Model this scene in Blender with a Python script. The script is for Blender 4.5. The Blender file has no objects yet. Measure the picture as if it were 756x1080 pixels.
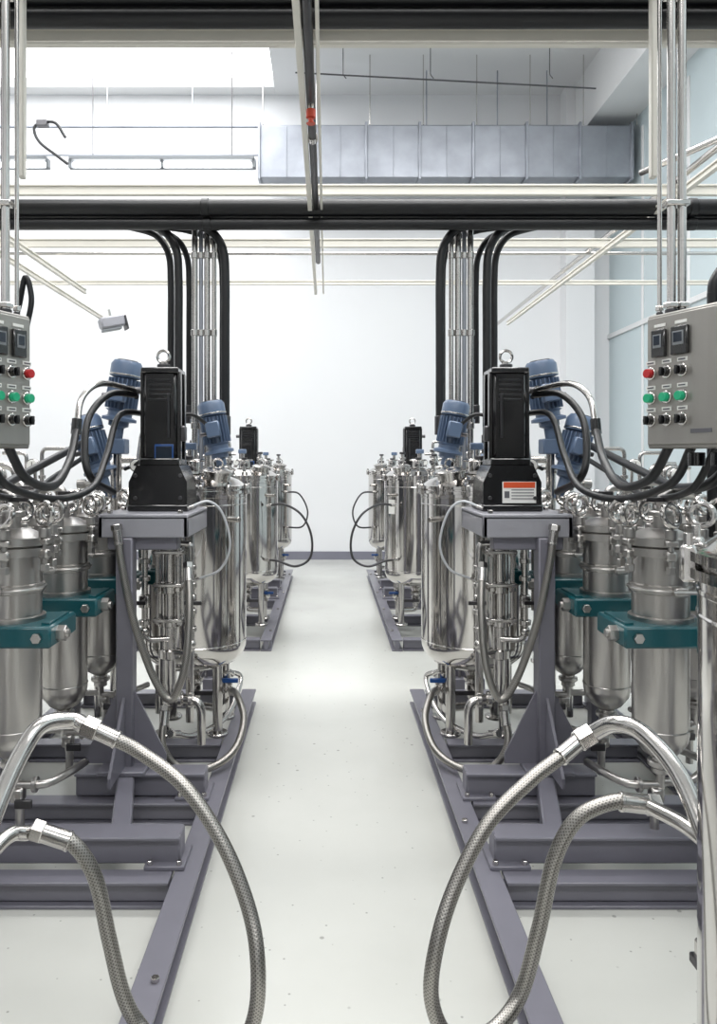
import bpy, bmesh, math, random
from mathutils import Vector, Matrix
random.seed(4)
S=bpy.context.scene
S.view_settings.view_transform='Standard'
C0=0.035

def lin(c):
    return tuple((x/255/12.92 if x/255<=0.04045 else ((x/255+0.055)/1.055)**2.4) for x in c)+(1,)
MATS={}
def mat(name,rgb,rough=.5,metal=0,emit=0,noise=0,nscale=8,stretch=(1,1,1),bump=0,coat=0):
    m=bpy.data.materials.new(name); m.use_nodes=True
    nt=m.node_tree; b=nt.nodes['Principled BSDF']
    b.inputs['Base Color'].default_value=lin(rgb); b.inputs['Roughness'].default_value=rough
    b.inputs['Metallic'].default_value=metal
    if coat: b.inputs['Coat Weight'].default_value=coat; b.inputs['Coat Roughness'].default_value=.1
    if emit:
        b.inputs['Emission Color'].default_value=lin(rgb); b.inputs['Emission Strength'].default_value=emit
    if noise or bump:
        tc=nt.nodes.new('ShaderNodeTexCoord'); mp=nt.nodes.new('ShaderNodeMapping'); mp.inputs['Scale'].default_value=stretch
        nz=nt.nodes.new('ShaderNodeTexNoise'); nz.inputs['Scale'].default_value=nscale; nz.inputs['Detail'].default_value=5
        nt.links.new(tc.outputs['Object'],mp.inputs[0]); nt.links.new(mp.outputs[0],nz.inputs['Vector'])
        if noise:
            mx=nt.nodes.new('ShaderNodeMixRGB'); mx.blend_type='MIX'
            a=lin(rgb); mx.inputs[1].default_value=tuple(min(1,v*(1+noise)) for v in a[:3])+(1,); mx.inputs[2].default_value=tuple(v*(1-noise) for v in a[:3])+(1,)
            nt.links.new(nz.outputs['Fac'],mx.inputs[0]); nt.links.new(mx.outputs[0],b.inputs['Base Color'])
            mr=nt.nodes.new('ShaderNodeMapRange'); mr.inputs[3].default_value=max(.02,rough*.85); mr.inputs[4].default_value=rough*1.2
            nt.links.new(nz.outputs['Fac'],mr.inputs[0]); nt.links.new(mr.outputs[0],b.inputs['Roughness'])
        if bump:
            bp=nt.nodes.new('ShaderNodeBump'); bp.inputs['Strength'].default_value=bump; bp.inputs['Distance'].default_value=.01
            nt.links.new(nz.outputs['Fac'],bp.inputs['Height']); nt.links.new(bp.outputs[0],b.inputs['Normal'])
    MATS[name]=m; return name
mat('polished_steel',(206,203,200),.09,1,noise=.08,nscale=3,stretch=(1,1,.4),bump=.02)
mat('steel',(198,195,192),.18,1,noise=.12,nscale=9)
mat('brushed_steel',(190,187,184),.3,1,noise=.06,nscale=4)
mat('dark_steel',(88,87,89),.33,1,noise=.2)
mat('panel_steel',(164,161,156),.4,.85,noise=.1,nscale=20,stretch=(1,1,.05))
mat('skid_paint',(114,113,123),.38,0,noise=.14,nscale=5,coat=.25)
mat('platform_paint',(150,150,157),.38,0,noise=.08,coat=.2)
mat('black_paint',(13,13,15),.25,0,coat=.6)
mat('black_rubber',(17,18,21),.38,0,noise=.2)
mat('black_pipe',(15,16,20),.42,0,noise=.15,nscale=3)
mat('teal_paint',(10,82,90),.33,0,noise=.14,coat=.3)
mat('blue_paint',(92,110,136),.38,0,noise=.15,coat=.25)
mat('blue_plastic',(25,70,130),.35)
mat('cream_paint',(224,221,212),.5,0,noise=.04)
mat('galvanized',(150,154,162),.4,.7,noise=.25,nscale=4)
mat('white_label',(232,232,228),.5)
mat('orange_label',(205,80,40),.5)
mat('grey_print',(90,90,95),.5)
mat('green_button',(20,140,100),.3,emit=.35)
mat('red_button',(180,25,30),.3)
mat('red_paint',(195,70,45),.4)
mat('screen_glass',(34,42,54),.08)
mat('grey_plastic',(120,124,128),.4)
mat('white_plastic',(222,223,224),.4)
mat('lamp_white',(255,255,255),.5,emit=5)
mat('hose_white',(190,193,197),.35,0.3)
def braid():
    m=bpy.data.materials.new('steel_braid'); m.use_nodes=True; nt=m.node_tree; b=nt.nodes['Principled BSDF']
    b.inputs['Metallic'].default_value=1; b.inputs['Roughness'].default_value=.34
    tc=nt.nodes.new('ShaderNodeTexCoord'); sp=nt.nodes.new('ShaderNodeSeparateXYZ'); nt.links.new(tc.outputs['UV'],sp.inputs[0])
    def M(op,a,bb):
        n=nt.nodes.new('ShaderNodeMath'); n.operation=op
        for i,v in enumerate((a,bb)):
            if v is None: continue
            if isinstance(v,(int,float)): n.inputs[i].default_value=v
            else: nt.links.new(v,n.inputs[i])
        return n.outputs[0]
    u=M('MULTIPLY',sp.outputs[0],2*math.pi*11); v=M('MULTIPLY',sp.outputs[1],2*math.pi*120)
    s1=M('SINE',M('ADD',u,v),None); s2=M('SINE',M('SUBTRACT',u,v),None)
    h=M('MAXIMUM',s1,s2); h2=M('MULTIPLY_ADD',h,.5); h2.node.inputs[2].default_value=.5
    mx=nt.nodes.new('ShaderNodeMixRGB'); mx.inputs[1].default_value=lin((90,88,86)); mx.inputs[2].default_value=lin((170,167,162))
    nt.links.new(h2,mx.inputs[0]); nt.links.new(mx.outputs[0],b.inputs['Base Color'])
    bp=nt.nodes.new('ShaderNodeBump'); bp.inputs['Strength'].default_value=.35; bp.inputs['Distance'].default_value=.0012
    nt.links.new(h2,bp.inputs['Height']); nt.links.new(bp.outputs[0],b.inputs['Normal'])
    MATS['steel_braid']=m
braid()
def floor_mat():
    m=bpy.data.materials.new('epoxy_floor'); m.use_nodes=True; nt=m.node_tree; b=nt.nodes['Principled BSDF']
    tc=nt.nodes.new('ShaderNodeTexCoord')
    n1=nt.nodes.new('ShaderNodeTexNoise'); n1.inputs['Scale'].default_value=1.3; n1.inputs['Detail'].default_value=6
    n2=nt.nodes.new('ShaderNodeTexVoronoi'); n2.inputs['Scale'].default_value=7
    n4=nt.nodes.new('ShaderNodeTexVoronoi'); n4.inputs['Scale'].default_value=17
    n3=nt.nodes.new('ShaderNodeTexNoise'); n3.inputs['Scale'].default_value=60
    for n in (n1,n2,n3,n4): nt.links.new(tc.outputs['Object'],n.inputs['Vector'])
    r=nt.nodes.new('ShaderNodeValToRGB'); r.color_ramp.elements[0].position=.3; r.color_ramp.elements[0].color=lin((188,189,184)); r.color_ramp.elements[1].position=.7; r.color_ramp.elements[1].color=lin((198,199,194))
    nt.links.new(n1.outputs['Fac'],r.inputs[0])
    out=r.outputs[0]
    for nn,p in ((n2,.04),(n4,.05)):
        r2=nt.nodes.new('ShaderNodeValToRGB'); r2.color_ramp.elements[0].position=p; r2.color_ramp.elements[0].color=(.25,.25,.24,1); r2.color_ramp.elements[1].position=p*1.6; r2.color_ramp.elements[1].color=(1,1,1,1)
        nt.links.new(nn.outputs['Distance'],r2.inputs[0])
        mx=nt.nodes.new('ShaderNodeMixRGB'); mx.blend_type='MULTIPLY'; mx.inputs[0].default_value=.55
        nt.links.new(out,mx.inputs[1]); nt.links.new(r2.outputs[0],mx.inputs[2]); out=mx.outputs[0]
    nt.links.new(out,b.inputs['Base Color'])
    mr=nt.nodes.new('ShaderNodeMapRange'); mr.inputs[3].default_value=.14; mr.inputs[4].default_value=.30
    nt.links.new(n1.outputs['Fac'],mr.inputs[0]); nt.links.new(mr.outputs[0],b.inputs['Roughness'])
    bp=nt.nodes.new('ShaderNodeBump'); bp.inputs['Strength'].default_value=.03; nt.links.new(n3.outputs['Fac'],bp.inputs['Height']); nt.links.new(bp.outputs[0],b.inputs['Normal'])
    MATS['epoxy_floor']=m
floor_mat()
mat('wall_paint',(226,227,229),.6,0,noise=.02,nscale=.6)
mat('wall_panel',(196,209,213),.3,0,noise=.03,nscale=.5)
mat('ceiling_paint',(224,225,226),.7,0,noise=.02,nscale=.5)
mat('skirting',(120,120,132),.5)
mat('reflect_card_dark',(40,43,50),.5)  # dark tone of the added out-of-view panels that the steel reflects
mat('sky_panel',(255,255,255),.5,emit=1.9)

def axis_mat(p,d):
    d=Vector(d).normalized()
    q=Vector((0,0,1)).rotation_difference(d)
    return Matrix.Translation(Vector(p))@q.to_matrix().to_4x4()

class B:
    def __init__(s): s.v=[];s.f=[];s.m=[];s.uv=[];s.mn=[];s.M=Matrix.Identity(4)
    def mi(s,n):
        if n not in s.mn: s.mn.append(n)
        return s.mn.index(n)
    def add(s,vs,fs,mt,uvs=None):
        o=len(s.v); s.v+= [s.M@Vector(v) for v in vs]; k=s.mi(mt)
        for i,f in enumerate(fs):
            s.f.append(tuple(a+o for a in f)); s.m.append(k); s.uv.append(uvs[i] if uvs else None)
    def box(s,c,sz,mt,ch=None,T=None):
        h=[x/2 for x in sz]
        if ch is None: ch=min(.006,min(sz)*.2)
        vs=[];idx={}
        for sx in(-1,1):
            for sy in(-1,1):
                for sz_ in(-1,1):
                    sg=(sx,sy,sz_)
                    for a in range(3):
                        p=[sg[k]*(h[k]-(0 if k==a else ch)) for k in range(3)]
                        idx[(sg,a)]=len(vs); vs.append(p)
        fs=[]
        for a in range(3):
            b,c2=[k for k in range(3) if k!=a]
            for sa in(-1,1):
                q=[]
                for (sb,sc) in((-1,-1),(1,-1),(1,1),(-1,1)):
                    sg=[0,0,0]; sg[a]=sa;sg[b]=sb;sg[c2]=sc; q.append(idx[(tuple(sg),a)])
                fs.append(tuple(q))
            for sb in(-1,1):
                for sc in(-1,1):
                    def g(sa): 
                        sg=[0,0,0]; sg[a]=sa;sg[b]=sb;sg[c2]=sc; return tuple(sg)
                    fs.append((idx[(g(-1),b)],idx[(g(1),b)],idx[(g(1),c2)],idx[(g(-1),c2)]))
        for sx in(-1,1):
            for sy in(-1,1):
                for sz_ in(-1,1):
                    sg=(sx,sy,sz_); fs.append((idx[(sg,0)],idx[(sg,1)],idx[(sg,2)]))
        TT=Matrix.Translation(Vector(c)) @ (T if T else Matrix.Identity(4))
        s.add([TT@Vector(v) for v in vs],fs,mt)
    def bar(s,p0,p1,w,h,mt):
        p0=Vector(p0);p1=Vector(p1);d=p1-p0;L=d.length
        y=d.normalized(); up=Vector((0,0,1))
        if abs(y.dot(up))>.98: up=Vector((0,1,0))
        x=y.cross(up).normalized(); z=x.cross(y)
        R=Matrix((x,y,z)).transposed().to_4x4()
        s.box((p0+p1)/2,(w,L,h),mt,T=R)
    def prism(s,poly,off,mt):
        n=len(poly); off=Vector(off); vs=[Vector(p) for p in poly]+[Vector(p)+off for p in poly]
        s.add(vs,[tuple(range(n)),tuple(range(n,2*n))]+[(i,(i+1)%n,n+(i+1)%n,n+i) for i in range(n)],mt)
    def lathe(s,p,d,prof,mt,n=24):
        A=axis_mat(p,d); vs=[];fs=[]; rings=[]
        for r,z in prof:
            if r<1e-6: rings.append([len(vs)]); vs.append(A@Vector((0,0,z)))
            else:
                rings.append(list(range(len(vs),len(vs)+n)))
                for i in range(n):
                    a=2*math.pi*i/n; vs.append(A@Vector((r*math.cos(a),r*math.sin(a),z)))
        for a,b in zip(rings,rings[1:]):
            for i in range(n):
                j=(i+1)%n
                if len(a)==1 and len(b)==1: continue
                if len(a)==1: fs.append((a[0],b[i],b[j]))
                elif len(b)==1: fs.append((a[i],a[j],b[0]))
                else: fs.append((a[i],a[j],b[j],b[i]))
        if len(rings[0])>1: fs.append(tuple(rings[0]))
        if len(rings[-1])>1: fs.append(tuple(rings[-1]))
        s.add(vs,fs,mt)
    def cyl(s,p0,p1,r,mt,n=16,r2=None):
        p0=Vector(p0);p1=Vector(p1); L=(p1-p0).length; r2=r if r2 is None else r2
        c=min(r,r2)*.08
        s.lathe(p0,p1-p0,[(r-c,0),(r,c),(r2,L-c),(r2-c,L)],mt,n)
    def torus(s,c,d,R,r,mt,n=24,k=10):
        A=axis_mat(c,d); vs=[];fs=[]
        for i in range(n):
            a=2*math.pi*i/n
            for j in range(k):
                b=2*math.pi*j/k; q=R+r*math.cos(b)
                vs.append(A@Vector((q*math.cos(a),q*math.sin(a),r*math.sin(b))))
        for i in range(n):
            for j in range(k):
                fs.append((i*k+j,((i+1)%n)*k+j,((i+1)%n)*k+(j+1)%k,i*k+(j+1)%k))
        s.add(vs,fs,mt)
    def sph(s,c,r,mt,n=16):
        s.lathe((c[0],c[1],c[2]-r),(0,0,1),[(r*math.sin(math.pi*i/10) if 0<i<10 else 0, r-r*math.cos(math.pi*i/10)) for i in range(11)],mt,n)
    def tube(s,pts,r,mt,n=12,sub=8,smooth=True):
        P=[Vector(p) for p in pts]
        if smooth and len(P)>2:
            Q=[]; E=[P[0]*2-P[1]]+P+[P[-1]*2-P[-2]]
            for i in range(1,len(E)-2):
                a,b,c,d=E[i-1:i+3]
                for t in range(sub):
                    t/=sub
                    Q.append(.5*((2*b)+(c-a)*t+(2*a-5*b+4*c-d)*t*t+(3*b-a-3*c+d)*t**3))
            Q.append(P[-1]); P=Q
        T=[]
        for i in range(len(P)):
            d=(P[min(i+1,len(P)-1)]-P[max(i-1,0)]); T.append(d.normalized())
        up=Vector((0,0,1)) if abs(T[0].z)<.9 else Vector((1,0,0))
        x=T[0].cross(up).normalized(); vs=[];L=0;Ls=[]
        for i,p in enumerate(P):
            if i: 
                L+=(P[i]-P[i-1]).length
                x=(x-T[i]*x.dot(T[i])).normalized()
            y=T[i].cross(x); Ls.append(L)
            for j in range(n):
                a=2*math.pi*j/n; vs.append(p+x*r*math.cos(a)+y*r*math.sin(a))
        fs=[];uv=[]
        for i in range(len(P)-1):
            for j in range(n):
                k=(j+1)%n
                fs.append((i*n+j,i*n+k,(i+1)*n+k,(i+1)*n+j))
                uv.append([(j/n,Ls[i]),((j+1)/n,Ls[i]),((j+1)/n,Ls[i+1]),(j/n,Ls[i+1])])
        fs.append(tuple(range(n))); uv.append([(0,0)]*n)
        fs.append(tuple(range((len(P)-1)*n,len(P)*n))); uv.append([(0,0)]*n)
        s.add(vs,fs,mt,uv)
    def pipe(s,pts,r,mt,n=14,er=None):
        P=[Vector(p) for p in pts]; er=er or r*3; Q=[P[0]]
        for i in range(1,len(P)-1):
            a,b,c=P[i-1],P[i],P[i+1]; d1=(a-b);d2=(c-b); e=min(er,d1.length*.48,d2.length*.48)
            q0=b+d1.normalized()*e; q1=b+d2.normalized()*e
            for t in range(7):
                t/=6; Q.append(q0*(1-t)**2+b*2*t*(1-t)+q1*t*t)
        Q.append(P[-1]); s.tube(Q,r,mt,n,smooth=False)
    def done(s,name,mir=False,dy=0,parent=None,loc=None):
        me=bpy.data.meshes.new(name)
        vs=[((2*C0-v.x) if mir else v.x, v.y+dy, v.z) for v in s.v]
        if loc is None:
            xs=[v[0] for v in vs];ys=[v[1] for v in vs];zs=[v[2] for v in vs]
            loc=((min(xs)+max(xs))/2,(min(ys)+max(ys))/2,min(zs))
        vs=[(a-loc[0],b-loc[1],c-loc[2]) for a,b,c in vs]
        me.from_pydata(vs,[],s.f)
        ul=me.uv_layers.new(name='UVMap')
        for p in me.polygons:
            p.material_index=s.m[p.index]; p.use_smooth=True
            u=s.uv[p.index]
            if u:
                for li,c in zip(p.loop_indices,u): ul.data[li].uv=c
        for n in s.mn: me.materials.append(MATS[n])
        bm=bmesh.new(); bm.from_mesh(me)
        bmesh.ops.recalc_face_normals(bm,faces=bm.faces)
        for e in bm.edges:
            if len(e.link_faces)==2 and e.calc_face_angle(0)>.62: e.smooth=False
        bm.to_mesh(me); bm.free()
        o=bpy.data.objects.new(name,me); o.location=loc; S.collection.objects.link(o)
        if parent: o.parent=parent
        return o

# ---------------------------------------------------------------- room
def slab(name,c,sz,mt):
    b=B(); b.box(c,sz,mt,ch=0.0005); return b.done(name)
XL,XR,YB,YF,H=-6.5,4.25,11.43,-6,7.0
slab('floor',((XL+XR)/2,(YB+YF)/2,-.05),(XR-XL+.4,YB-YF+.4,.1),'epoxy_floor')
slab('wall_back',((XL+XR)/2,YB+.1,H/2),(XR-XL+.4,.2,H),'wall_paint')
slab('wall_front',((XL+XR)/2,YF-.1,H/2),(XR-XL+.4,.2,H),'wall_paint')
slab('wall_left',(XL-.1,(YB+YF)/2,H/2),(.2,YB-YF,H),'wall_paint')
slab('wall_right',(XR+.1,(YB+YF)/2,H/2),(.2,YB-YF,H),'wall_panel')
slab('baseboard_back',((XL+XR)/2,YB-.012,.06),(XR-XL,.024,.12),'skirting')
slab('baseboard_right',(XR-.012,(YB+YF)/2,.06),(.024,YB-YF,.12),'skirting')
slab('baseboard_left',(XL+.012,(YB+YF)/2,.06),(.024,YB-YF,.12),'skirting')
slab('trim_1',(3.72,YB-.14,H/2),(.42,.28,H),'wall_paint')
slab('trim_2',(3.95,(YB+YF)/2,6.6),(.6,YB-YF,.8),'ceiling_paint')
b=B()
for y in (10.2,8.9,7.6,6.3,5.0): b.box((XR-.01,y,3.0),(.02,.05,6.0),'white_plastic')
b.box((XR-.015,(YB+YF)/2,3.35),(.03,YB-YF,.07),'white_plastic')
b.done('trim_3')
b=B()
sx0,sx1,sy0,sy1=-5.6,-.78,7.0,11.2
b.box(((XL+XR)/2,(sy0+YF)/2,H+.1),(XR-XL+.4,sy0-YF,.2),'ceiling_paint')
b.box(((XL+sx0)/2,(sy0+YB)/2,H+.1),(sx0-XL,YB-sy0+.2,.2),'ceiling_paint')
b.box(((XR+sx1)/2,(sy0+YB)/2,H+.1),(XR-sx1,YB-sy0+.2,.2),'ceiling_paint')
b.box(((sx0+sx1)/2,(sy1+YB)/2,H+.1),(sx1-sx0,YB-sy1,.2),'ceiling_paint')
b.done('ceiling')
b=B(); b.box(((sx0+sx1)/2,(sy0+sy1)/2,H+.16),(sx1-sx0,sy1-sy0,.04),'sky_panel'); b.done('window_1')
b=B(); b.box((-4.2,YF+.03,1.7),(3.4,.06,3.4),'reflect_card_dark'); b.done('reflect_card_1')  # added dark panels, unseen by the camera, for dark streaks in the steel
b=B(); b.box((2.4,YF+.03,1.7),(2.8,.06,3.4),'reflect_card_dark'); b.done('reflect_card_2')
b=B(); b.box((XL+.03,1,1.45),(.06,6,2.9),'reflect_card_dark'); b.done('reflect_card_3')  # same added panels on the side walls, only there to be reflected
b=B(); b.box((XR-.05,-.5,1.45),(.06,6,2.9),'reflect_card_dark'); b.done('reflect_card_4')

# ---------------------------------------------------------------- overhead
def beam(name,p0,p1,w=.07,h=.08,mt='cream_paint'):
    b=B(); d=Vector(p1)-Vector(p0); d.normalize(); up=Vector((0,0,1))
    t=.012
    b.bar(Vector(p0)+up*(h/2-t/2),Vector(p1)+up*(h/2-t/2),w,t,mt)
    b.bar(Vector(p0)-up*(h/2-t/2),Vector(p1)-up*(h/2-t/2),w,t,mt)
    b.bar(p0,p1,.012,h-2*t,mt)
    b.done(name)
for y,h in ((2.87,.07),(4.5,.065),(5.6,.065),(6.85,.04)):
    beam('ceiling_beam',(XL,y,3.1),(XR,y,3.1),.03,h)
beam('ceiling_beam',(-.105,-1,3.04),(-.105,7.0,3.04),.026,.035)
beam('ceiling_beam',(-.035,-1,3.04),(-.035,7.0,3.04),.014,.025)
beam('ceiling_beam',(-2.43,2,3.03),(-2.43,8.3,3.03),.03,.045)
beam('ceiling_beam',(-2.2,4.5,3.03),(-2.2,6.9,3.03),.03,.045)
beam('ceiling_beam',(2.02,2,3.03),(2.02,8.5,3.03),.03,.045)
b=B()
b.cyl((-.07,-1,3.04),(-.07,5.9,3.04),.019,'dark_steel')
for y in (1.2,2.4,3.6,4.8): b.cyl((-.07,y,3.04),(-.07,y+.05,3.04),.025,'steel')
b.cyl((-.07,3.25,3.04),(-.07,3.25,2.98),.012,'steel'); b.cyl((-.07,3.25,3.0),(-.07,3.25,2.965),.021,'red_paint'); b.cyl((-.07,3.25,2.965),(-.07,3.25,2.945),.011,'red_paint'); b.cyl((-.07,3.25,2.943),(-.07,3.25,2.939),.02,'red_paint')
b.done('sprinkler_pipe')
b=B()
b.cyl((2.1,1.5,3.18),(2.1,9.5,3.18),.02,'steel')
b.done('steel_conduit')
b=B(); b.cyl((1.9,4.6,3.24),(3.4,1.8,3.34),.02,'steel'); b.done('steel_conduit')
def bundle(name,items,x0=XL+.02,x1=XR-.08):
    b=B()
    for (y,z,r,m) in items:
        b.cyl((x0,y,z),(x1,y,z),r,m,20)
        x=x0+1.3+y*.3
        while x<x1-.1:
            b.cyl((x,y,z),(x+.05,y,z),r*1.12,m,20); x+=3.0
    b.done(name)
bundle('overhead_pipe_run',[(4.68,3.055,.052,'black_pipe'),(4.70,2.962,.036,'black_pipe'),(4.80,3.05,.03,'black_pipe'),(4.82,2.985,.025,'black_pipe'),(4.89,3.055,.03,'black_pipe')])
bundle('overhead_pipe_run',[(2.76,3.185,.04,'black_pipe'),(2.76,3.105,.034,'black_pipe'),(2.66,3.17,.03,'black_pipe'),(2.55,3.17,.03,'black_pipe'),(2.44,3.17,.03,'black_pipe')])
b=B(); b.cyl((XL+.02,6.1,3.16),(XR-.08,6.1,3.16),.014,'steel'); b.done('steel_conduit')
b=B()
b.box((1.62,10.6,5.69),(5.1,.6,.7),'galvanized',ch=.004)
for i in range(8):
    x=-.92+i*.725
    b.box((min(x,4.13),10.6,5.69),(.035,.68,.78),'galvanized')
    b.cyl((x+.05,10.3,6.05),(x+.05,10.3,7),.008,'steel',8); 
for i in range(7):
    b.box((-.55+i*.725,10.295,5.69),(.012,.012,.68),'galvanized')
b.done('ventilation_duct')
b=B(); 
b.cyl((XL+.02,10.7,6.2),(XR-.7,10.7,6.2),.022,'galvanized',10)
b.cyl((-4.4,10.7,5.8),(-.9,10.7,5.8),.016,'galvanized',10)
for x in (-4.3,-3.1,-1.9,1.4,2.4,3.1):
    b.cyl((x,10.7,6.2),(x,10.7,6.99),.01,'galvanized',8)
b.done('wall_conduit')
b=B(); b.cyl((-.4,9.5,6.35),(3.4,9.6,6.2),.010,'dark_steel',8)
for x in (0.2,1.3,2.8): b.pipe([(x,9.55,7.0),(x,9.55,6.35),(x+.04,9.55,6.3)],.006,'dark_steel',8)
b.done('hanging_cable_line')
for x0,x1 in ((-3.45,-.98),(-6.2,-3.75)):
    b=B(); b.box(((x0+x1)/2,10.2,5.54),(x1-x0,.18,.05),'grey_plastic')
    b.cyl((x0+.04,10.2,5.47),(x1-.04,10.2,5.47),.035,'lamp_white',12)
    b.box(((x0+x1)/2,10.2,5.41),(x1-x0,.03,.02),'grey_plastic')
    for x in (x0,(x0+x1)/2,x1): b.box((x,10.2,5.475),(.04,.09,.12),'grey_plastic')
    for x in (x0+.3,x1-.3): b.cyl((x,10.2,5.54),(x,10.2,6.99),.007,'dark_steel',8)
    b.done('fluorescent_lamp')
b=B(); b.M=Matrix.Translation((-2.3,8.1,2.97))@Matrix.Rotation(.5,4,'Z')@Matrix.Rotation(-.25,4,'Y')
b.box((0,0,0),(.26,.16,.12),'platform_paint',ch=.02); b.box((.14,0,-.03),(.02,.15,.15),'dark_steel'); b.box((0,0,.09),(.02,.05,.1),'steel')
b.box((-.02,0,-.075),(.2,.12,.03),'grey_plastic'); b.M=Matrix.Identity(4)
b.cyl((-2.36,8.2,3.02),(-2.3,8.1,3.02),.01,'steel',8)
b.done('floodlight')
b=B(); b.tube([(-3.45,10.0,5.75),(-3.6,10.0,5.95),(-3.85,10.0,5.9),(-3.8,10.0,5.7),(-3.55,10.0,5.5),(-3.42,10.0,5.4)],.02,'black_rubber',8)
b.box((-3.75,10.0,5.93),(.14,.1,.08),'dark_steel'); b.done('hanging_cable')

# ---------------------------------------------------------------- machine parts (right side coords, mirrored for left)
def skid(y0,y1,mir):
    b=B(); m='skid_paint'
    def rail(xa,ya,xb,yb,z0,z1,w=.085):
        t=.012
        p0=Vector((xa,ya,0));p1=Vector((xb,yb,0))
        b.bar(p0+Vector((0,0,z1-t/2)),p1+Vector((0,0,z1-t/2)),w,t,m)
        b.bar(p0+Vector((0,0,z0+t/2)),p1+Vector((0,0,z0+t/2)),w,t,m)
        b.bar(p0+Vector((0,0,(z0+z1)/2)),p1+Vector((0,0,(z0+z1)/2)),w*.45,z1-z0-2*t,m)
    rail(.55,y0,.55,y1,0,.09); rail(1.6,y0,1.6,y1,0,.09)
    for y in (y0+.05,y0+.95,y0+1.72,y0+2.3,y0+2.95,y1-.05): rail(.6,y,1.55,y,.0,.09,.085)
    for y,xa,xb in ((y0+1.83,.58,1.35),(y0+2.36,.58,1.12)):
        b.box(((xa+xb)/2,y,.145),(xb-xa,.09,.10),m); b.box(((xa+xb)/2,y-.05,.19),(xb-xa,.03,.012),m)
        b.box((xa+.05,y,.097),(.14,.16,.015),m)
        for i in range(2): b.cyl((xa+.0+.1*i,y-.065,.1),(xa+.0+.1*i,y-.065,.12),.01,'steel',6)
    b.bar((.8,y0+1.83,.145),(.92,y0+2.36,.145),.07,.09,m)
    py=y0+2.38; px_=.925
    b.box((px_,py,.68),(.07,.08,.98),m)
    b.box((px_,py,.2),(.2,.2,.02),m)
    for sg in (-1,1):
        b.prism([(px_+sg*.035,py-.006,.21),(px_+sg*.17,py-.006,.21),(px_+sg*.17,py-.006,.25),(px_+sg*.035,py-.006,.52)],(0,.012,0),m)
    b.prism([(px_-.006,py-.04,.21),(px_-.006,py-.26,.21),(px_-.006,py-.26,.25),(px_-.006,py-.04,.5)],(.012,0,0),m)
    b.box((1.05,y0+2.85,.68),(.07,.08,1.0),m)
    b.box((.86,py+.05,1.155),(.3,.08,.08),m)
    b.box((.85,y0+2.62,1.258),(.38,.52,.024),'platform_paint')
    for sx in (-1,1): b.box((.85+sx*.18,y0+2.62,1.215),(.02,.52,.09),'platform_paint')
    for sy in (-1,1): b.box((.85,y0+2.62+sy*.25,1.215),(.38,.02,.09),'platform_paint')
    for sx in (-.15,.15):
        for sy in (-.22,-.0): b.cyl((.85+sx,y0+2.62+sy,1.27),(.85+sx,y0+2.62+sy,1.285),.012,'steel',6)
    b.box((1.4,y0+2.25,.86),(.07,1.9,.07),m)
    for y in (y0+1.4,y0+3.1): b.box((1.4,y,.46),(.07,.07,.75),m)
    for y in (y0+.3,y0+1.2,y0+2.1,y0+3.4): 
        b.cyl((.535,y,.09),(.535,y,.103),.012,'steel',6)
    return b.done('machine_skid',mir)

def eyebolt(b,p,R=.022,r=.006,m='steel',d=(0,1,0)):
    b.cyl(p,(p[0],p[1],p[2]+.02),R*.7,m,10)
    b.torus((p[0],p[1],p[2]+.018+R),d,R,r,m,18,8)

def motor(b,p,tilt,s=1.0,rz=0):
    old=b.M.copy()
    b.M=b.M@Matrix.Translation(Vector(p))@Matrix.Rotation(rz,4,'Z')@Matrix.Rotation(tilt,4,'Y')@Matrix.Scale(s,4)
    m='blue_paint'
    b.lathe((0,0,0),(0,0,1),[(.0,-.16),(.03,-.16),(.03,-.05),(.05,-.04),(.05,-.02),(.085,-.015),(.085,.0),(.06,.01),(.06,.03),(.075,.04)],m,20)
    b.cyl((0,0,.035),(0,0,.2),.06,m,20)
    for i in range(22):
        a=2*math.pi*i/22
        T=Matrix.Rotation(a,4,'Z')
        b.box(Vector((.068*math.cos(a),.068*math.sin(a),.12)),(.022,.004,.15),m,ch=.001,T=T)
    b.lathe((0,0,0),(0,0,1),[(.06,.2),(.078,.205),(.078,.265),(.065,.285),(0,.288)],m,24)
    for i in range(3): b.torus((0,0,.2892),(0,0,1),.018+.015*i,.002,'dark_steel',18,6)
    b.box((0,-.085,.12),(.08,.05,.09),m,ch=.008); b.box((0,-.113,.12),(.07,.008,.08),m)
    b.cyl((.03,-.09,.1),(.075,-.09,.1),.012,'dark_steel',10)
    b.box((.075,0,.12),(.006,.04,.03),'steel')
    b.lathe((0,0,0),(0,0,1),[(.079,.21),(.08,.212),(.08,.216),(.079,.218)],'steel',24)
    b.M=old

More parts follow.
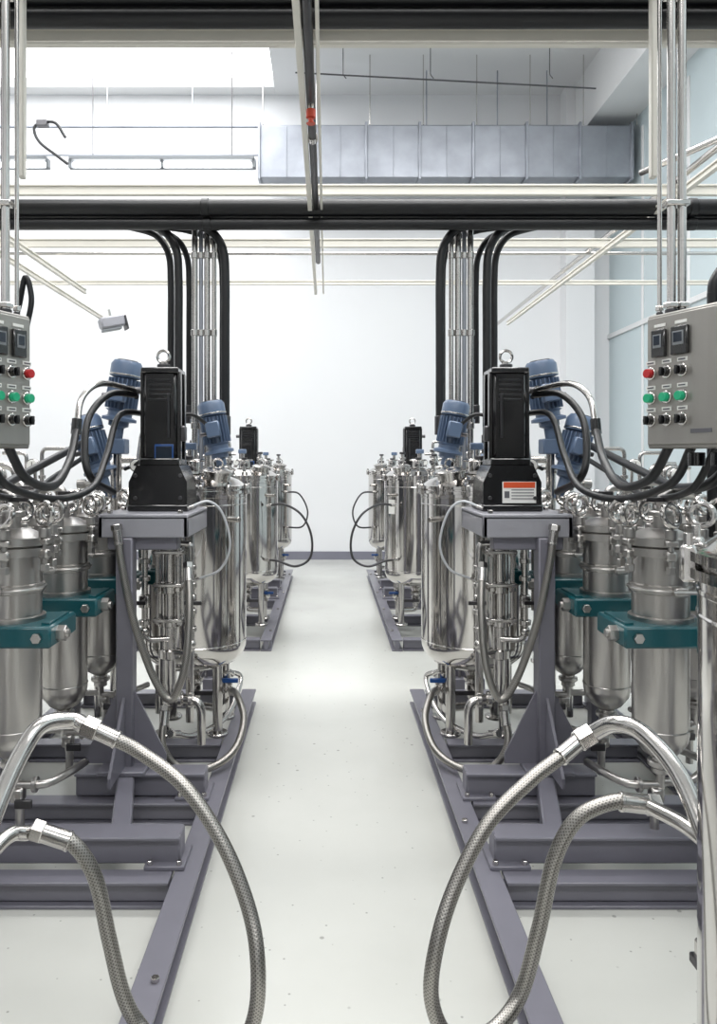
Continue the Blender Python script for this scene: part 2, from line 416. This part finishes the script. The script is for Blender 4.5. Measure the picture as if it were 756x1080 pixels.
def tank(x,y,mir,label=False,mtilt=.18,motors=True,detail=True):
    b=B(); m='polished_steel'
    b.lathe((x,y,0),(0,0,1),[(0,.395),(.08,.4),(.16,.42),(.22,.45),(.255,.485),(.268,.52),(.27,.55),(.27,1.30),(.272,1.302),(.272,1.308),(.27,1.31),(.27,1.335)],m,56)
    for z in (.56,1.27): b.torus((x,y,z),(0,0,1),.2695,.003,m,48,6)
    b.lathe((x,y,0),(0,0,1),[(.27,1.325),(.286,1.327),(.286,1.342),(.275,1.344),(.275,1.350),(.286,1.352),(.286,1.366),(.262,1.370),(.23,1.395),(.15,1.425),(.07,1.44),(0,1.441)],m,56)
    for i in range(12):
        a=2*math.pi*(i+.5)/12; T=Matrix.Rotation(a,4,'Z')
        c=Vector((x+.287*math.cos(a),y+.287*math.sin(a),1.347))
        b.box(c,(.022,.02,.055),'steel',T=T); b.cyl(c+Vector((0,0,.025)),c+Vector((0,0,.045)),.007,'steel',8)
    if detail:
        b.cyl((x+.02,y,1.43),(x+.02,y,1.50),.05,'steel',18); b.cyl((x+.02,y,1.49),(x+.02,y,1.505),.075,'steel',18)
        b.lathe((x-.13,y-.12,1.39),(-.12,-.12,1),[(0,0),(.07,0),(.07,.04),(.08,.042),(.08,.055),(.05,.068),(0,.07)],'steel',24)
        b.torus((x-.14,y-.13,1.48),(0,1,0),.025,.005,'steel',16,6)
        for dx,dy_,hh in ((.14,-.14,.12),(-.0,-.2,.09),(.16,.08,.16),(-.1,.15,.14)):
            b.cyl((x+dx,y+dy_,1.38),(x+dx,y+dy_,1.42+hh),.016,'steel',12); b.cyl((x+dx,y+dy_,1.42+hh*.6),(x+dx,y+dy_,1.44+hh*.6),.027,'steel',14)
            b.cyl((x+dx,y+dy_,1.41+hh),(x+dx,y+dy_,1.43+hh),.026,'dark_steel',14)
            b.cyl((x+dx-.03,y+dy_,1.42+hh*.4),(x+dx+.03,y+dy_,1.42+hh*.4),.014,'dark_steel',10)
        b.pipe([(x+.16,y+.08,1.6),(x+.16,y+.08,1.66),(x+.30,y+.08,1.66),(x+.33,y+.02,1.3),(x+.33,y+.02,.7)],.014,'steel')
        b.cyl((x+.06,y+.2,1.36),(x+.06,y+.2,1.56),.02,'steel',12); b.box((x+.06,y+.2,1.575),(.07,.045,.04),'blue_paint')
    for a in (.7,2.4,3.9,5.5):
        lx,ly=x+.19*math.cos(a),y+.19*math.sin(a)
        b.cyl((lx,ly,.10),(lx,ly,.47),.026,'steel',14); b.cyl((lx,ly,.09),(lx,ly,.108),.055,'steel',16)
    b.lathe((x,y,.40),(0,0,-1),[(.06,0),(.04,.03),(.03,.05),(.045,.052),(.045,.065),(.028,.067),(.028,.16)],'steel',18)
    b.pipe([(x,y,.28),(x,y,.2),(x-.16,y-.05,.2)],.022,'steel')
    b.box((x,y,.29),(.07,.07,.06),'steel'); b.cyl((x,y-.03,.29),(x,y-.08,.29),.012,'steel',10); b.box((x-.05,y-.085,.29),(.14,.008,.022),'dark_steel')
    b.pipe([(x-.16,y-.03,.34),(x-.16,y-.05,.30),(x-.19,y-.05,.30)],.02,'steel'); b.cyl((x-.165,y-.05,.35),(x-.165,y-.05,.39),.03,'steel',14)
    b.sph((x-.175,y-.06,.33),.033,'steel',14); b.box((x-.2,y-.1,.36),(.08,.018,.022),'blue_plastic')
    b.cyl((x-.2,y-.17,1.2),(x-.26,y-.22,1.2),.014,'steel',10)
    if label:
        a=math.radians(215); T=Matrix.Rotation(a,4,'Z')
        b.box((x+.271*math.cos(a),y+.271*math.sin(a),1.1),(.004,.08,.12),'white_label',T=T)
    o=b.done('stainless_mixing_tank',mir)
    if motors:
        b=B(); motor(b,(x-.11,y+.12,1.55),mtilt,.95)
        b.cyl((x-.13,y+.12,1.37),(x-.115,y+.12,1.47),.04,'steel',18); b.cyl((x-.12,y+.12,1.45),(x-.12,y+.12,1.465),.065,'steel',18)
        b.done('agitator_motor',mir)
    return o

def pump(x,y,mir,scale=1):
    b=B(); k='black_paint'
    b.box((x,y,1.285),(.27,.26,.03),k)
    b.prism([(x-.13,y-.12,1.30),(x+.13,y-.12,1.30),(x+.13,y-.12,1.40),(x+.095,y-.12,1.475),(x-.095,y-.12,1.475),(x-.13,y-.12,1.40)],(0,.24,0),k)
    b.box((x,y,1.49),(.18,.19,.035),k)
    b.box((x,y,1.70),(.15,.155,.40),k,ch=.012)
    for sx in (-1,1):
        b.box((x+sx*.083,y-.05,1.70),(.018,.03,.40),k); b.box((x+sx*.083,y+.05,1.70),(.018,.03,.40),k)
    for i in range(5): b.box((x+.0,y-.079,1.86-.022*i),(.10,.006,.01),'black_rubber')
    b.box((x,y,1.905),(.17,.175,.025),k); b.cyl((x,y,1.91),(x,y,1.94),.03,'dark_steel',14)
    eyebolt(b,(x,y,1.93),.028,.007)
    b.cyl((x-.04,y-.085,1.60),(x-.04,y-.085,1.80),.006,'dark_steel',8)
    b.cyl((x+.08,y,1.82),(x+.13,y,1.82),.016,'dark_steel',12)
    b.box((x-.095,y-.03,1.62),(.03,.05,.07),'dark_steel')
    for i in range(4):
        b.cyl((x+(-.1 if i%2 else .1),y-.12,1.33+.1*(i//2)),(x+(-.1 if i%2 else .1),y-.128,1.33+.1*(i//2)),.009,'dark_steel',8)
    m='steel'; x-=.03
    b.lathe((x,y,1.19),(0,0,-1),[(0,0),(.07,0),(.07,.025),(.036,.03),(.036,.09),(.055,.095),(.055,.115),(.036,.12),(.036,.25),(.05,.255),(.05,.3),(.036,.305),(.036,.42),(.058,.425),(.058,.45),(.032,.46),(.032,.56),(.048,.565),(.048,.6),(.026,.61),(.026,.72),(0,.72)],m,22)
    for a in range(4):
        t=math.pi/4+a*math.pi/2; px_,py_=x+.068*math.cos(t),y+.068*math.sin(t)
        b.cyl((px_,py_,.75),(px_,py_,1.2),.009,m,10)
        for z in (.76,.9,1.06): b.cyl((px_,py_,z),(px_,py_,z+.02),.015,m,6)
    for z in (.77,.93,1.08): b.box((x,y,z),(.135,.135,.016),m)
    for sx,zz in ((-1,0),(1,.06)):
        X=x+sx*.105
        b.pipe([(x,y-.02,.62+zz),(X,y-.05,.62+zz),(X,y-.05,1.12),(x+sx*.05,y-.05,1.12)],.014,m)
        for z in (.72,.80,.92,1.0):
            b.cyl((X,y-.05,z+zz*.5),(X,y-.05,z+.022+zz*.5),.027,m,14)
        b.box((X,y-.05,.86),(.045,.045,.055),m); b.cyl((X,y-.05,.86),(X,y-.11,.86),.01,m,8); b.box((X+.02*sx,y-.112,.86),(.08,.008,.018),'dark_steel')
        b.sph((X,y-.05,.66+zz),.024,m,12)
    b.pipe([(x,y,.52),(x,y,.40),(x-.15,y-.03,.40),(x-.15,y-.03,.2)],.02,m)
    b.cyl((x-.06,y-.01,.40),(x-.04,y-.01,.40),.036,m,14); b.cyl((x-.11,y-.02,.40),(x-.09,y-.02,.40),.036,m,14)
    b.cyl((x+.06,y+.1,.3),(x+.06,y+.1,1.18),.014,m,10); b.cyl((x-.07,y+.12,.25),(x-.07,y+.12,1.18),.02,m,10)
    x+=.03
    if not mir:
        b.box((x+.03,y-.1215,1.355),(.15,.003,.095),'white_label',ch=.0005)
        b.box((x+.03,y-.1235,1.388),(.14,.002,.026),'orange_label',ch=.0003)
        for i in range(4): b.box((x+.045,y-.1235,1.366-.013*i),(.10,.002,.004),'grey_print',ch=.0003)
        b.box((x-.025,y-.1235,1.345),(.022,.002,.03),'grey_print',ch=.0003)
    else:
        b.box((x-.02,y-.082,1.53),(.085,.008,.08),'blue_plastic'); b.box((x-.02,y-.087,1.53),(.072,.004,.062),'screen_glass')
    return b.done('piston_pump',mir)

def filt(x,y,mir,name='filter_housing'):
    b=B(); m='brushed_steel'
    b.lathe((x,y,0),(0,0,1),[(0,.40),(.03,.40),(.03,.44),(.06,.46),(.090,.50),(.096,.53),(.096,.86)],m,36)
    b.torus((x,y,.55),(0,0,1),.096,.003,m,32,6)
    b.box((x-.02,y,.895),(.32,.27,.075),'teal_paint',ch=.008)
    b.box((x-.15,y,.935),(.03,.2,.01),'teal_paint')
    b.cyl((x-.21,y-.06,.895),(x-.175,y-.06,.895),.028,m,6); b.cyl((x-.22,y-.06,.895),(x-.2,y-.06,.895),.015,m,12)
    b.cyl((x-.135,y-.135,.895),(x-.135,y-.152,.895),.018,m,6)
    b.cyl((x+.105,y-.135,.895),(x+.105,y-.152,.895),.018,m,6)
    b.lathe((x,y,0),(0,0,1),[(.110,.93),(.110,.948),(.097,.951)],m,36)
    b.lathe((x,y,0),(0,0,1),[(.097,.93),(.097,1.03),(.106,1.034),(.106,1.06),(.097,1.064),(.097,1.16),(.135,1.165),(.135,1.193),(.125,1.197),(.135,1.201),(.135,1.228),(.10,1.233),(.06,1.253),(0,1.26)],m,40)
    b.torus((x,y,1.047),(0,0,1),.108,.006,m,32,8); b.box((x+.02,y-.114,1.047),(.05,.03,.035),m); b.cyl((x-.01,y-.125,1.047),(x+.07,y-.125,1.047),.008,m,8)
    for i in range(6):
        a=2*math.pi*i/6+.35
        cx,cy=x+.137*math.cos(a),y+.137*math.sin(a)
        T=Matrix.Rotation(a,4,'Z')
        b.cyl((cx,cy,1.12),(cx,cy,1.28),.010,m,10)
        b.box((cx,cy,1.172),(.04,.034,.034),m,T=T); b.box((cx,cy,1.215),(.046,.04,.02),m,T=T)
        b.cyl((cx,cy,1.228),(cx,cy,1.262),.021,m,12)
        b.torus((cx,cy,1.31),(math.cos(a*1.7),math.sin(a*1.7)-1.25,0.1),.038,.0105,'steel',24,10)
        b.cyl((cx,cy,1.11),(cx,cy,1.135),.017,m,6)
    b.cyl((x,y,1.25),(x,y,1.31),.024,m,14); b.cyl((x,y,1.30),(x,y,1.318),.04,m,18); b.pipe([(x,y,1.31),(x,y,1.38),(x+.09,y+.02,1.38)],.014,m); b.cyl((x+.08,y+.02,1.38),(x+.12,y+.02,1.38),.024,m,12)
    b.box((x,y-.02,1.35),(.035,.035,.035),m); b.box((x-.03,y-.045,1.36),(.08,.008,.016),'dark_steel')
    b.pipe([(x+.09,y,1.09),(x+.22,y,1.09),(x+.22,y,.7)],.022,m)
    b.cyl((x+.13,y,1.09),(x+.15,y,1.09),.038,m,16)
    b.pipe([(x,y,.42),(x,y,.33),(x-.03,y-.02,.28),(x-.03,y-.02,.17)],.016,m); b.cyl((x,y,.385),(x,y,.405),.032,m,16); b.cyl((x,y,.41),(x,y,.43),.045,m,16)
    b.box((x-.02,y-.01,.31),(.045,.045,.05),m); b.cyl((x-.02,y-.03,.31),(x-.05,y-.08,.31),.009,m,8); b.box((x-.07,y-.09,.31),(.06,.012,.03),'dark_steel')
    b.pipe([(x,y,.35),(x+.12,y,.35),(x+.2,y,.45),(x+.2,y,.7)],.015,m)
    b.pipe([(x,y,.34),(x-.12,y,.34),(x-.16,y+.1,.34),(x-.16,y+.3,.30)],.015,m); b.cyl((x-.07,y,.34),(x-.085,y,.34),.028,m,14)
    return b.done(name,mir)

def manifold(x,y,mir):
    rnd=random.Random(int(x*100+y*10)); b=B()
    for i in range(9):
        px_=x+rnd.uniform(-.2,.25); py_=y+rnd.uniform(-.25,.25); top=rnd.uniform(1.2,1.58); r=rnd.choice((.012,.016,.022))
        b.pipe([(px_,py_,.1),(px_,py_,top),(px_+rnd.choice((-.14,.14)),py_,top)],r,'steel')
        for k in range(5):
            z=rnd.uniform(.3,top-.05); b.cyl((px_,py_,z),(px_,py_,z+.02),r*1.8,'steel',14)
        z=rnd.uniform(.5,top-.1)
        b.box((px_,py_,z),(r*3,r*3,.05),'steel'); b.cyl((px_,py_,z),(px_,py_-.07,z),.008,'steel',8)
        if i%3==0: b.cyl((px_,py_-.07,z),(px_,py_-.08,z),.035,'blue_plastic' if i==3 else 'dark_steel',16)
        else: b.box((px_+.03,py_-.075,z),(.09,.008,.018),'blue_plastic' if i%4==1 else 'dark_steel')
    for gx,gz in ((x-.1,1.47),(x+.12,1.42)):
        b.cyl((gx,y-.3,gz),(gx,y-.34,gz),.036,'steel',20); b.cyl((gx,y-.338,gz),(gx,y-.343,gz),.03,'white_label',20); b.box((gx,y-.3445,gz+.008),(.003,.002,.022),'black_paint'); b.cyl((gx,y-.3,gz),(gx,y-.28,gz-.14),.01,'steel',8)
        b.cyl((gx,y-.28,gz-.14),(gx,y-.25,.9),.01,'steel',8)
    return b.done('pipe_manifold',mir)

def gearmotors(x,y,mir,z=1.72):
    b=B()
    b.cyl((x,y,.12),(x,y,z-.15),.022,'steel',12)
    b.cyl((x+.13,y+.1,.12),(x+.13,y+.1,z-.3),.022,'steel',12)
    b.box((x,y,z-.15),(.1,.1,.08),'blue_paint'); 
    motor(b,(x-.01,y,z),-.15,1.05)
    motor(b,(x+.08,y-.04,z-.27),.28,1.0)
    b.done('gear_motor',mir)

for mir in (False,True):
    skid(.85,4.67,mir); skid(5.94,9.76,mir)
    tank(.812 if not mir else .865,1.05,mir,motors=False,detail=False)
    tank(.77,4.02,mir); tank(.77,6.6,mir,label=not mir,motors=False); tank(.77,9.2,mir,motors=False)
    pump(.825,3.5,mir)
    p=pump(.87,7.75,mir); p.location.z-=.08
    for i,y in enumerate((2.71,3.23,3.75)):
        filt(1.19,y,mir); filt(1.62,y+.12,mir)
    for y in (7.3,7.8,8.3): filt(1.3,y,mir)
    manifold(1.18,4.35,mir); manifold(1.75,4.4,mir); manifold(1.2,6.4,mir); manifold(1.2,8.9,mir)
    gearmotors(1.17,3.98,mir); gearmotors(1.25,6.9,mir,1.55)

# ---------------------------------------------------------------- control panels
def panel(mir):
    b=B()
    t=Vector((.4,-.917,0)).normalized()
    n=Vector((-.917,-.4,0)).normalized()
    R=Matrix((t,n,Vector((0,0,1)))).transposed().to_4x4(); R.translation=Vector((.97,2.3,1.722))
    b.M=R
    W,Hh=.46,.39
    b.box((W/2,-.09,.012),(W,.18,Hh+.01),'panel_steel',ch=.005)
    b.box((W/2,.004,.012),(W-.016,.01,Hh-.01),'panel_steel',ch=.003)
    for (tx,w) in ((.057,.05),(.132,.058)):
        b.box((tx,.014,.122),(w,.014,.082),'black_paint'); b.box((tx,.022,.128),(w-.02,.003,.04),'grey_plastic',ch=.0005); b.box((tx,.0225,.13),(w-.028,.004,.028),'screen_glass',ch=.0005)
        b.box((tx,.01,.175),(.04,.003,.009),'white_label',ch=.0003)
    rows=[(.036,['red_button','black_paint','black_paint']),(-.038,['green_button']*3),(-.104,['black_paint']*3)]
    for z,cols in rows:
        for tx,cm in zip((.024,.082,.137),cols):
            b.cyl((tx,.008,z),(tx,.016,z),.019,'steel',20); b.cyl((tx,.016,z),(tx,.03,z),.0135,cm,20)
            if cm=='black_paint': b.box((tx,.034,z),(.008,.01,.026),'black_rubber')
            b.box((tx,.01,z+.031),(.034,.003,.012),'white_label',ch=.0003); b.box((tx,.012,z+.031),(.024,.001,.004),'grey_print',ch=.0002)
    b.box((.2,.01,-.14),(.07,.002,.012),'grey_print',ch=.0003)
    b.cyl((.01,-.03,-.1),(-.015,-.03,-.1),.012,'steel',10); b.cyl((.0,-.09,.1),(-.03,-.09,.1),.022,'black_paint',14)
    b.box((-.02,-.1,.06),(.04,.08,.12),'black_paint')
    b.M=Matrix.Identity(4)
    b.cyl((1.27,2.25,.09),(1.27,2.25,1.55),.03,'skid_paint',14)
    for (cx,cy,r) in ((1.075,2.37,.013),(1.108,2.37,.013),(1.06,2.42,.007)):
        b.cyl((cx,cy,1.9),(cx,cy,4.2),r,'steel',12); b.cyl((cx,cy,1.92),(cx,cy,1.97),r*1.5,'dark_steel',12)
        b.cyl((cx,cy,1.975),(cx,cy,1.99),r*1.9,'steel',6)
    for z in (2.3,2.95): b.box((1.09,2.37,z),(.075,.04,.018),'steel')
    for tx in (.1,.18,.26):
        q=R@Vector((tx,-.09,-.2)); b.cyl(q,q-Vector((0,0,.04)),.024,'black_paint',12)
    b.done('control_panel',mir)
panel(False); panel(True)
for mir in (False,True):
    b=B(); b.box((1.1,2.56,3.55),(.022,.03,2.2),'cream_paint'); b.done('hanger_post',mir)

# ---------------------------------------------------------------- hoses & cables
def hose(name,pts,r,m,mir=False,fit=True,n=14,sub=10):
    b=B(); b.tube(pts,r,m,n,sub)
    if fit:
        P=[Vector(p) for p in pts]
        for a,c in ((P[0],P[1]),(P[-1],P[-2])):
            d=(c-a).normalized(); b.cyl(a-d*r,a+d*r*3.2,r*1.22,'steel',18); b.cyl(a+d*r*3.0,a+d*r*3.5,r*1.3,'steel',18); b.cyl(a-d*r*1.8,a-d*r*.2,r*1.5,'steel',6)
    return b.done(name,mir)
b=B()
b.tube([(.665,1.9,.816),(.705,1.85,.857),(.754,1.8,.8475),(.79,1.7,.79),(.80,1.58,.68),(.81,1.45,.52),(.815,1.31,.48)],.021,'steel',16,8)
b.tube([(.735,1.75,.705),(.79,1.62,.70),(.81,1.45,.66),(.815,1.31,.62)],.017,'steel',16,8)
b.cyl((.665,1.9,.816),(.63,1.9,.795),.028,'steel',6); b.cyl((.80,1.56,.66),(.805,1.53,.62),.035,'steel',18); b.cyl((.8,1.5,.56),(.8,1.44,.5),.03,'steel',18)
b.box((.76,1.5,.52),(.05,.05,.05),'steel'); b.box((.735,1.48,.5),(.012,.1,.02),'dark_steel')
b.done('steel_tube')
hose('braided_hose',[(.625,1.9,.79),(.58,1.88,.765),(.497,1.85,.72),(.3825,1.8,.638),(.295,1.75,.516),(.244,1.7,.406),(.234,1.7,.289),(.276,1.7,.204),(.361,1.7,.214),(.444,1.75,.264),(.488,1.75,.417),(.525,1.75,.581),(.58,1.75,.675),(.667,1.75,.7125),(.735,1.75,.705)],.0175,'steel_braid',n=20)
b=B()
b.tube([(-.61,1.9,.835),(-.64,1.9,.847),(-.694,1.85,.8525),(-.72,1.8,.814),(-.735,1.7,.735),(-.75,1.5,.56),(-.77,1.3,.5)],.021,'steel',16,8)
b.tube([(-.69,1.75,.64),(-.7225,1.7,.65),(-.75,1.5,.62),(-.77,1.3,.6)],.017,'steel',16,8)
b.cyl((-.61,1.9,.835),(-.575,1.9,.82),.028,'steel',6)
b.done('steel_tube')
hose('braided_hose',[(-.58,1.9,.823),(-.53,1.9,.80),(-.463,1.9,.764),(-.347,1.85,.702),(-.2475,1.8,.589),(-.18,1.75,.461),(-.155,1.7,.363),(-.164,1.7,.246),(-.21,1.7,.17),(-.33,1.7,.14),(-.427,1.75,.1875),(-.47,1.75,.264),(-.503,1.75,.395),(-.536,1.75,.5375),(-.59,1.75,.618),(-.65,1.75,.638)],.0175,'steel_braid',n=20)
for mir in (False,True):
    hose('braided_hose',[(.95,3.18,1.2),(.925,3.17,1.04),(.87,3.17,.8),(.79,3.17,.58),(.72,3.17,.5),(.668,3.2,.64),(.662,3.26,.86),(.68,3.33,1.02)],.016,'steel_braid',mir,n=14)
    hose('braided_hose',[(.585,3.97,.30),(.53,3.85,.31),(.475,3.68,.24),(.50,3.5,.16),(.60,3.38,.125),(.73,3.36,.14),(.80,3.36,.24),(.80,3.42,.36)],.017,'steel_braid',mir,n=14)
    hose('braided_hose',[(.62,4.2,.33),(.56,4.3,.26),(.60,4.0,.15),(.72,3.75,.14),(.80,3.6,.2)],.014,'steel',mir)
    hose('air_hose',[(.68,3.36,1.29),(.60,3.38,1.315),(.54,3.4,1.26),(.505,3.4,1.12),(.55,3.4,1.01),(.66,3.42,.96)],.0055,'hose_white',mir,n=8)
    hose('air_hose',[(.56,6.35,1.12),(.42,6.25,1.13),(.28,6.2,1.05),(.20,6.2,.88),(.21,6.2,.70),(.33,6.2,.63),(.48,6.3,.66),(.58,6.38,.66)],.010,'dark_steel',mir,n=8)
    hose('air_hose',[(.56,9.0,1.12),(.40,8.9,1.1),(.30,8.9,.9),(.36,8.9,.72),(.55,9.0,.7)],.010,'dark_steel',mir,n=8)
    b=B(); b.tube([(.955,3.5,1.82),(1.02,3.2,1.822),(1.055,3.05,1.75),(1.045,2.95,1.62)],.013,'steel',12)
    b.tube([(1.045,2.95,1.62),(1.02,2.8,1.50),(1.007,2.6,1.412),(1.03,2.42,1.44),(1.05,2.33,1.54)],.015,'black_rubber',12)
    b.cyl((1.044,2.955,1.66),(1.046,2.945,1.60),.02,'black_paint',12)
    b.done('power_cable',mir)
    for pts,r in (([(.955,3.5,1.80),(1.03,3.35,1.79),(1.075,3.2,1.68),(1.06,3.1,1.52),(1.03,3.1,1.42),(1.0,3.3,1.36)],.015),
                ([(.93,3.6,1.72),(1.0,3.4,1.70),(1.0,3.2,1.52),(1.0,3.0,1.39),(1.08,2.8,1.355),(1.13,2.5,1.42),(1.12,2.33,1.54)],.014),
                ([(1.25,2.28,1.54),(1.22,2.4,1.43),(1.25,2.7,1.40),(1.35,3.1,1.42),(1.3,3.9,1.6)],.018),
                ([(1.18,2.3,1.54),(1.17,2.45,1.40),(1.22,2.9,1.36),(1.3,3.4,1.42),(1.28,3.95,1.55)],.012),
                ([(.70,4.05,1.68),(.80,4.0,1.74),(.95,4.0,1.66),(1.05,4.0,1.50),(1.15,4.05,1.45)],.010),
                ([(1.17,4.0,1.85),(1.05,3.8,1.86),(.98,3.62,1.80)],.012)):
        hose('power_cable',pts,r,'black_rubber',mir,fit=False,n=12)
    b=B()
    for x,zt,y,r in ((1.02,1.6,4.85,.027),(.72,1.72,4.85,.027),(1.09,1.7,4.95,.022),(.76,1.75,5.0,.02),(.98,1.8,5.0,.02)):
        x0=x+.25
        b.tube([(x0+.1,y,3.03),(x0-.02,y,3.01),(x0-.16,y,2.96),(x0-.235,y,2.84),(x0-.25,y,2.65),(x0-.25,y,2.3),(x0-.25,y,zt)],r,'black_rubber',12)
        b.cyl((x,y,zt-.06),(x,y,zt+.06),r*1.25,'dark_steel',12)
    b.done('cable_riser',mir)
    b=B()
    for x,r in ((.80,.016),(.845,.02),(.885,.014),(.925,.02)):
        b.cyl((x,4.9,1.35),(x,4.9,3.1),r,'steel' if r>.015 else 'galvanized',14)
        for z in (1.7,2.3,2.8): b.cyl((x,4.9,z),(x,4.9,z+.04),r*1.3,'steel',14)
    for z in (1.75,): b.box((.86,4.93,z),(.2,.02,.03),'galvanized')
    b.box((.86,4.95,.72),(.24,.08,1.25),'skid_paint')
    for i in range(4): b.cyl((.8+.05*i,4.88,.0),(.8+.05*i,4.88,1.35),.01,'steel',8)
    b.box((.86,4.93,.05),(.3,.16,.1),'skid_paint')
    b.done('service_pipe_stand',mir)
b=B(); b.cyl((1.62,2.8,1.5),(1.62,2.8,2.22),.03,'black_rubber'); b.tube([(1.62,2.8,2.2),(1.63,2.8,2.27),(1.7,2.8,2.33),(1.85,2.8,2.35),(2.4,2.8,2.35)],.03,'black_rubber'); b.done('cable_riser')
b=B(); b.cyl((1.5,2.95,1.2),(1.5,2.95,2.15),.022,'black_rubber'); b.tube([(1.5,2.95,2.12),(1.51,2.95,2.2),(1.58,2.95,2.27),(1.75,2.95,2.29),(2.4,2.95,2.29)],.022,'black_rubber'); b.done('cable_riser')
b=B(); b.tube([(-.97,2.45,1.93),(-.955,2.45,2.02),(-.975,2.45,2.09),(-1.0,2.45,1.98),(-1.02,2.4,1.9)],.009,'black_rubber',10); b.done('power_cable')

# ---------------------------------------------------------------- light
def area(name,loc,sx,sy,e,rot=(0,0,0),col=(1,1,1)):
    l=bpy.data.lights.new(name,'AREA'); l.shape='RECTANGLE'; l.size=sx; l.size_y=sy; l.energy=e; l.color=col
    o=bpy.data.objects.new(name,l); o.location=loc; o.rotation_euler=rot; S.collection.objects.link(o)
area('ceiling_light',(0,2.5,6.9),7,1.2,330,col=(1,.99,.98)); area('ceiling_light',(.8,5.6,6.9),6.5,1.2,350,col=(1,.99,.98))
area('ceiling_light',(0,-2.2,6.9),7,1.5,350,col=(1,.99,.98))
area('skylight_light',(-2.9,9,6.95),4.5,3.6,180,col=(.98,.99,1))
w=bpy.data.worlds.new('World'); S.world=w; w.use_nodes=True; w.node_tree.nodes['Background'].inputs[0].default_value=(.8,.88,1,1); w.node_tree.nodes['Background'].inputs[1].default_value=.6

cam=bpy.data.cameras.new('camera'); co=bpy.data.objects.new('camera',cam); S.collection.objects.link(co)
co.location=(0,0,1.5); co.rotation_euler=(math.pi/2,0,0)
cam.sensor_width=36; cam.lens=800/1080*36; cam.shift_x=33/1080; cam.shift_y=-55/1080; cam.clip_start=.05
S.camera=co
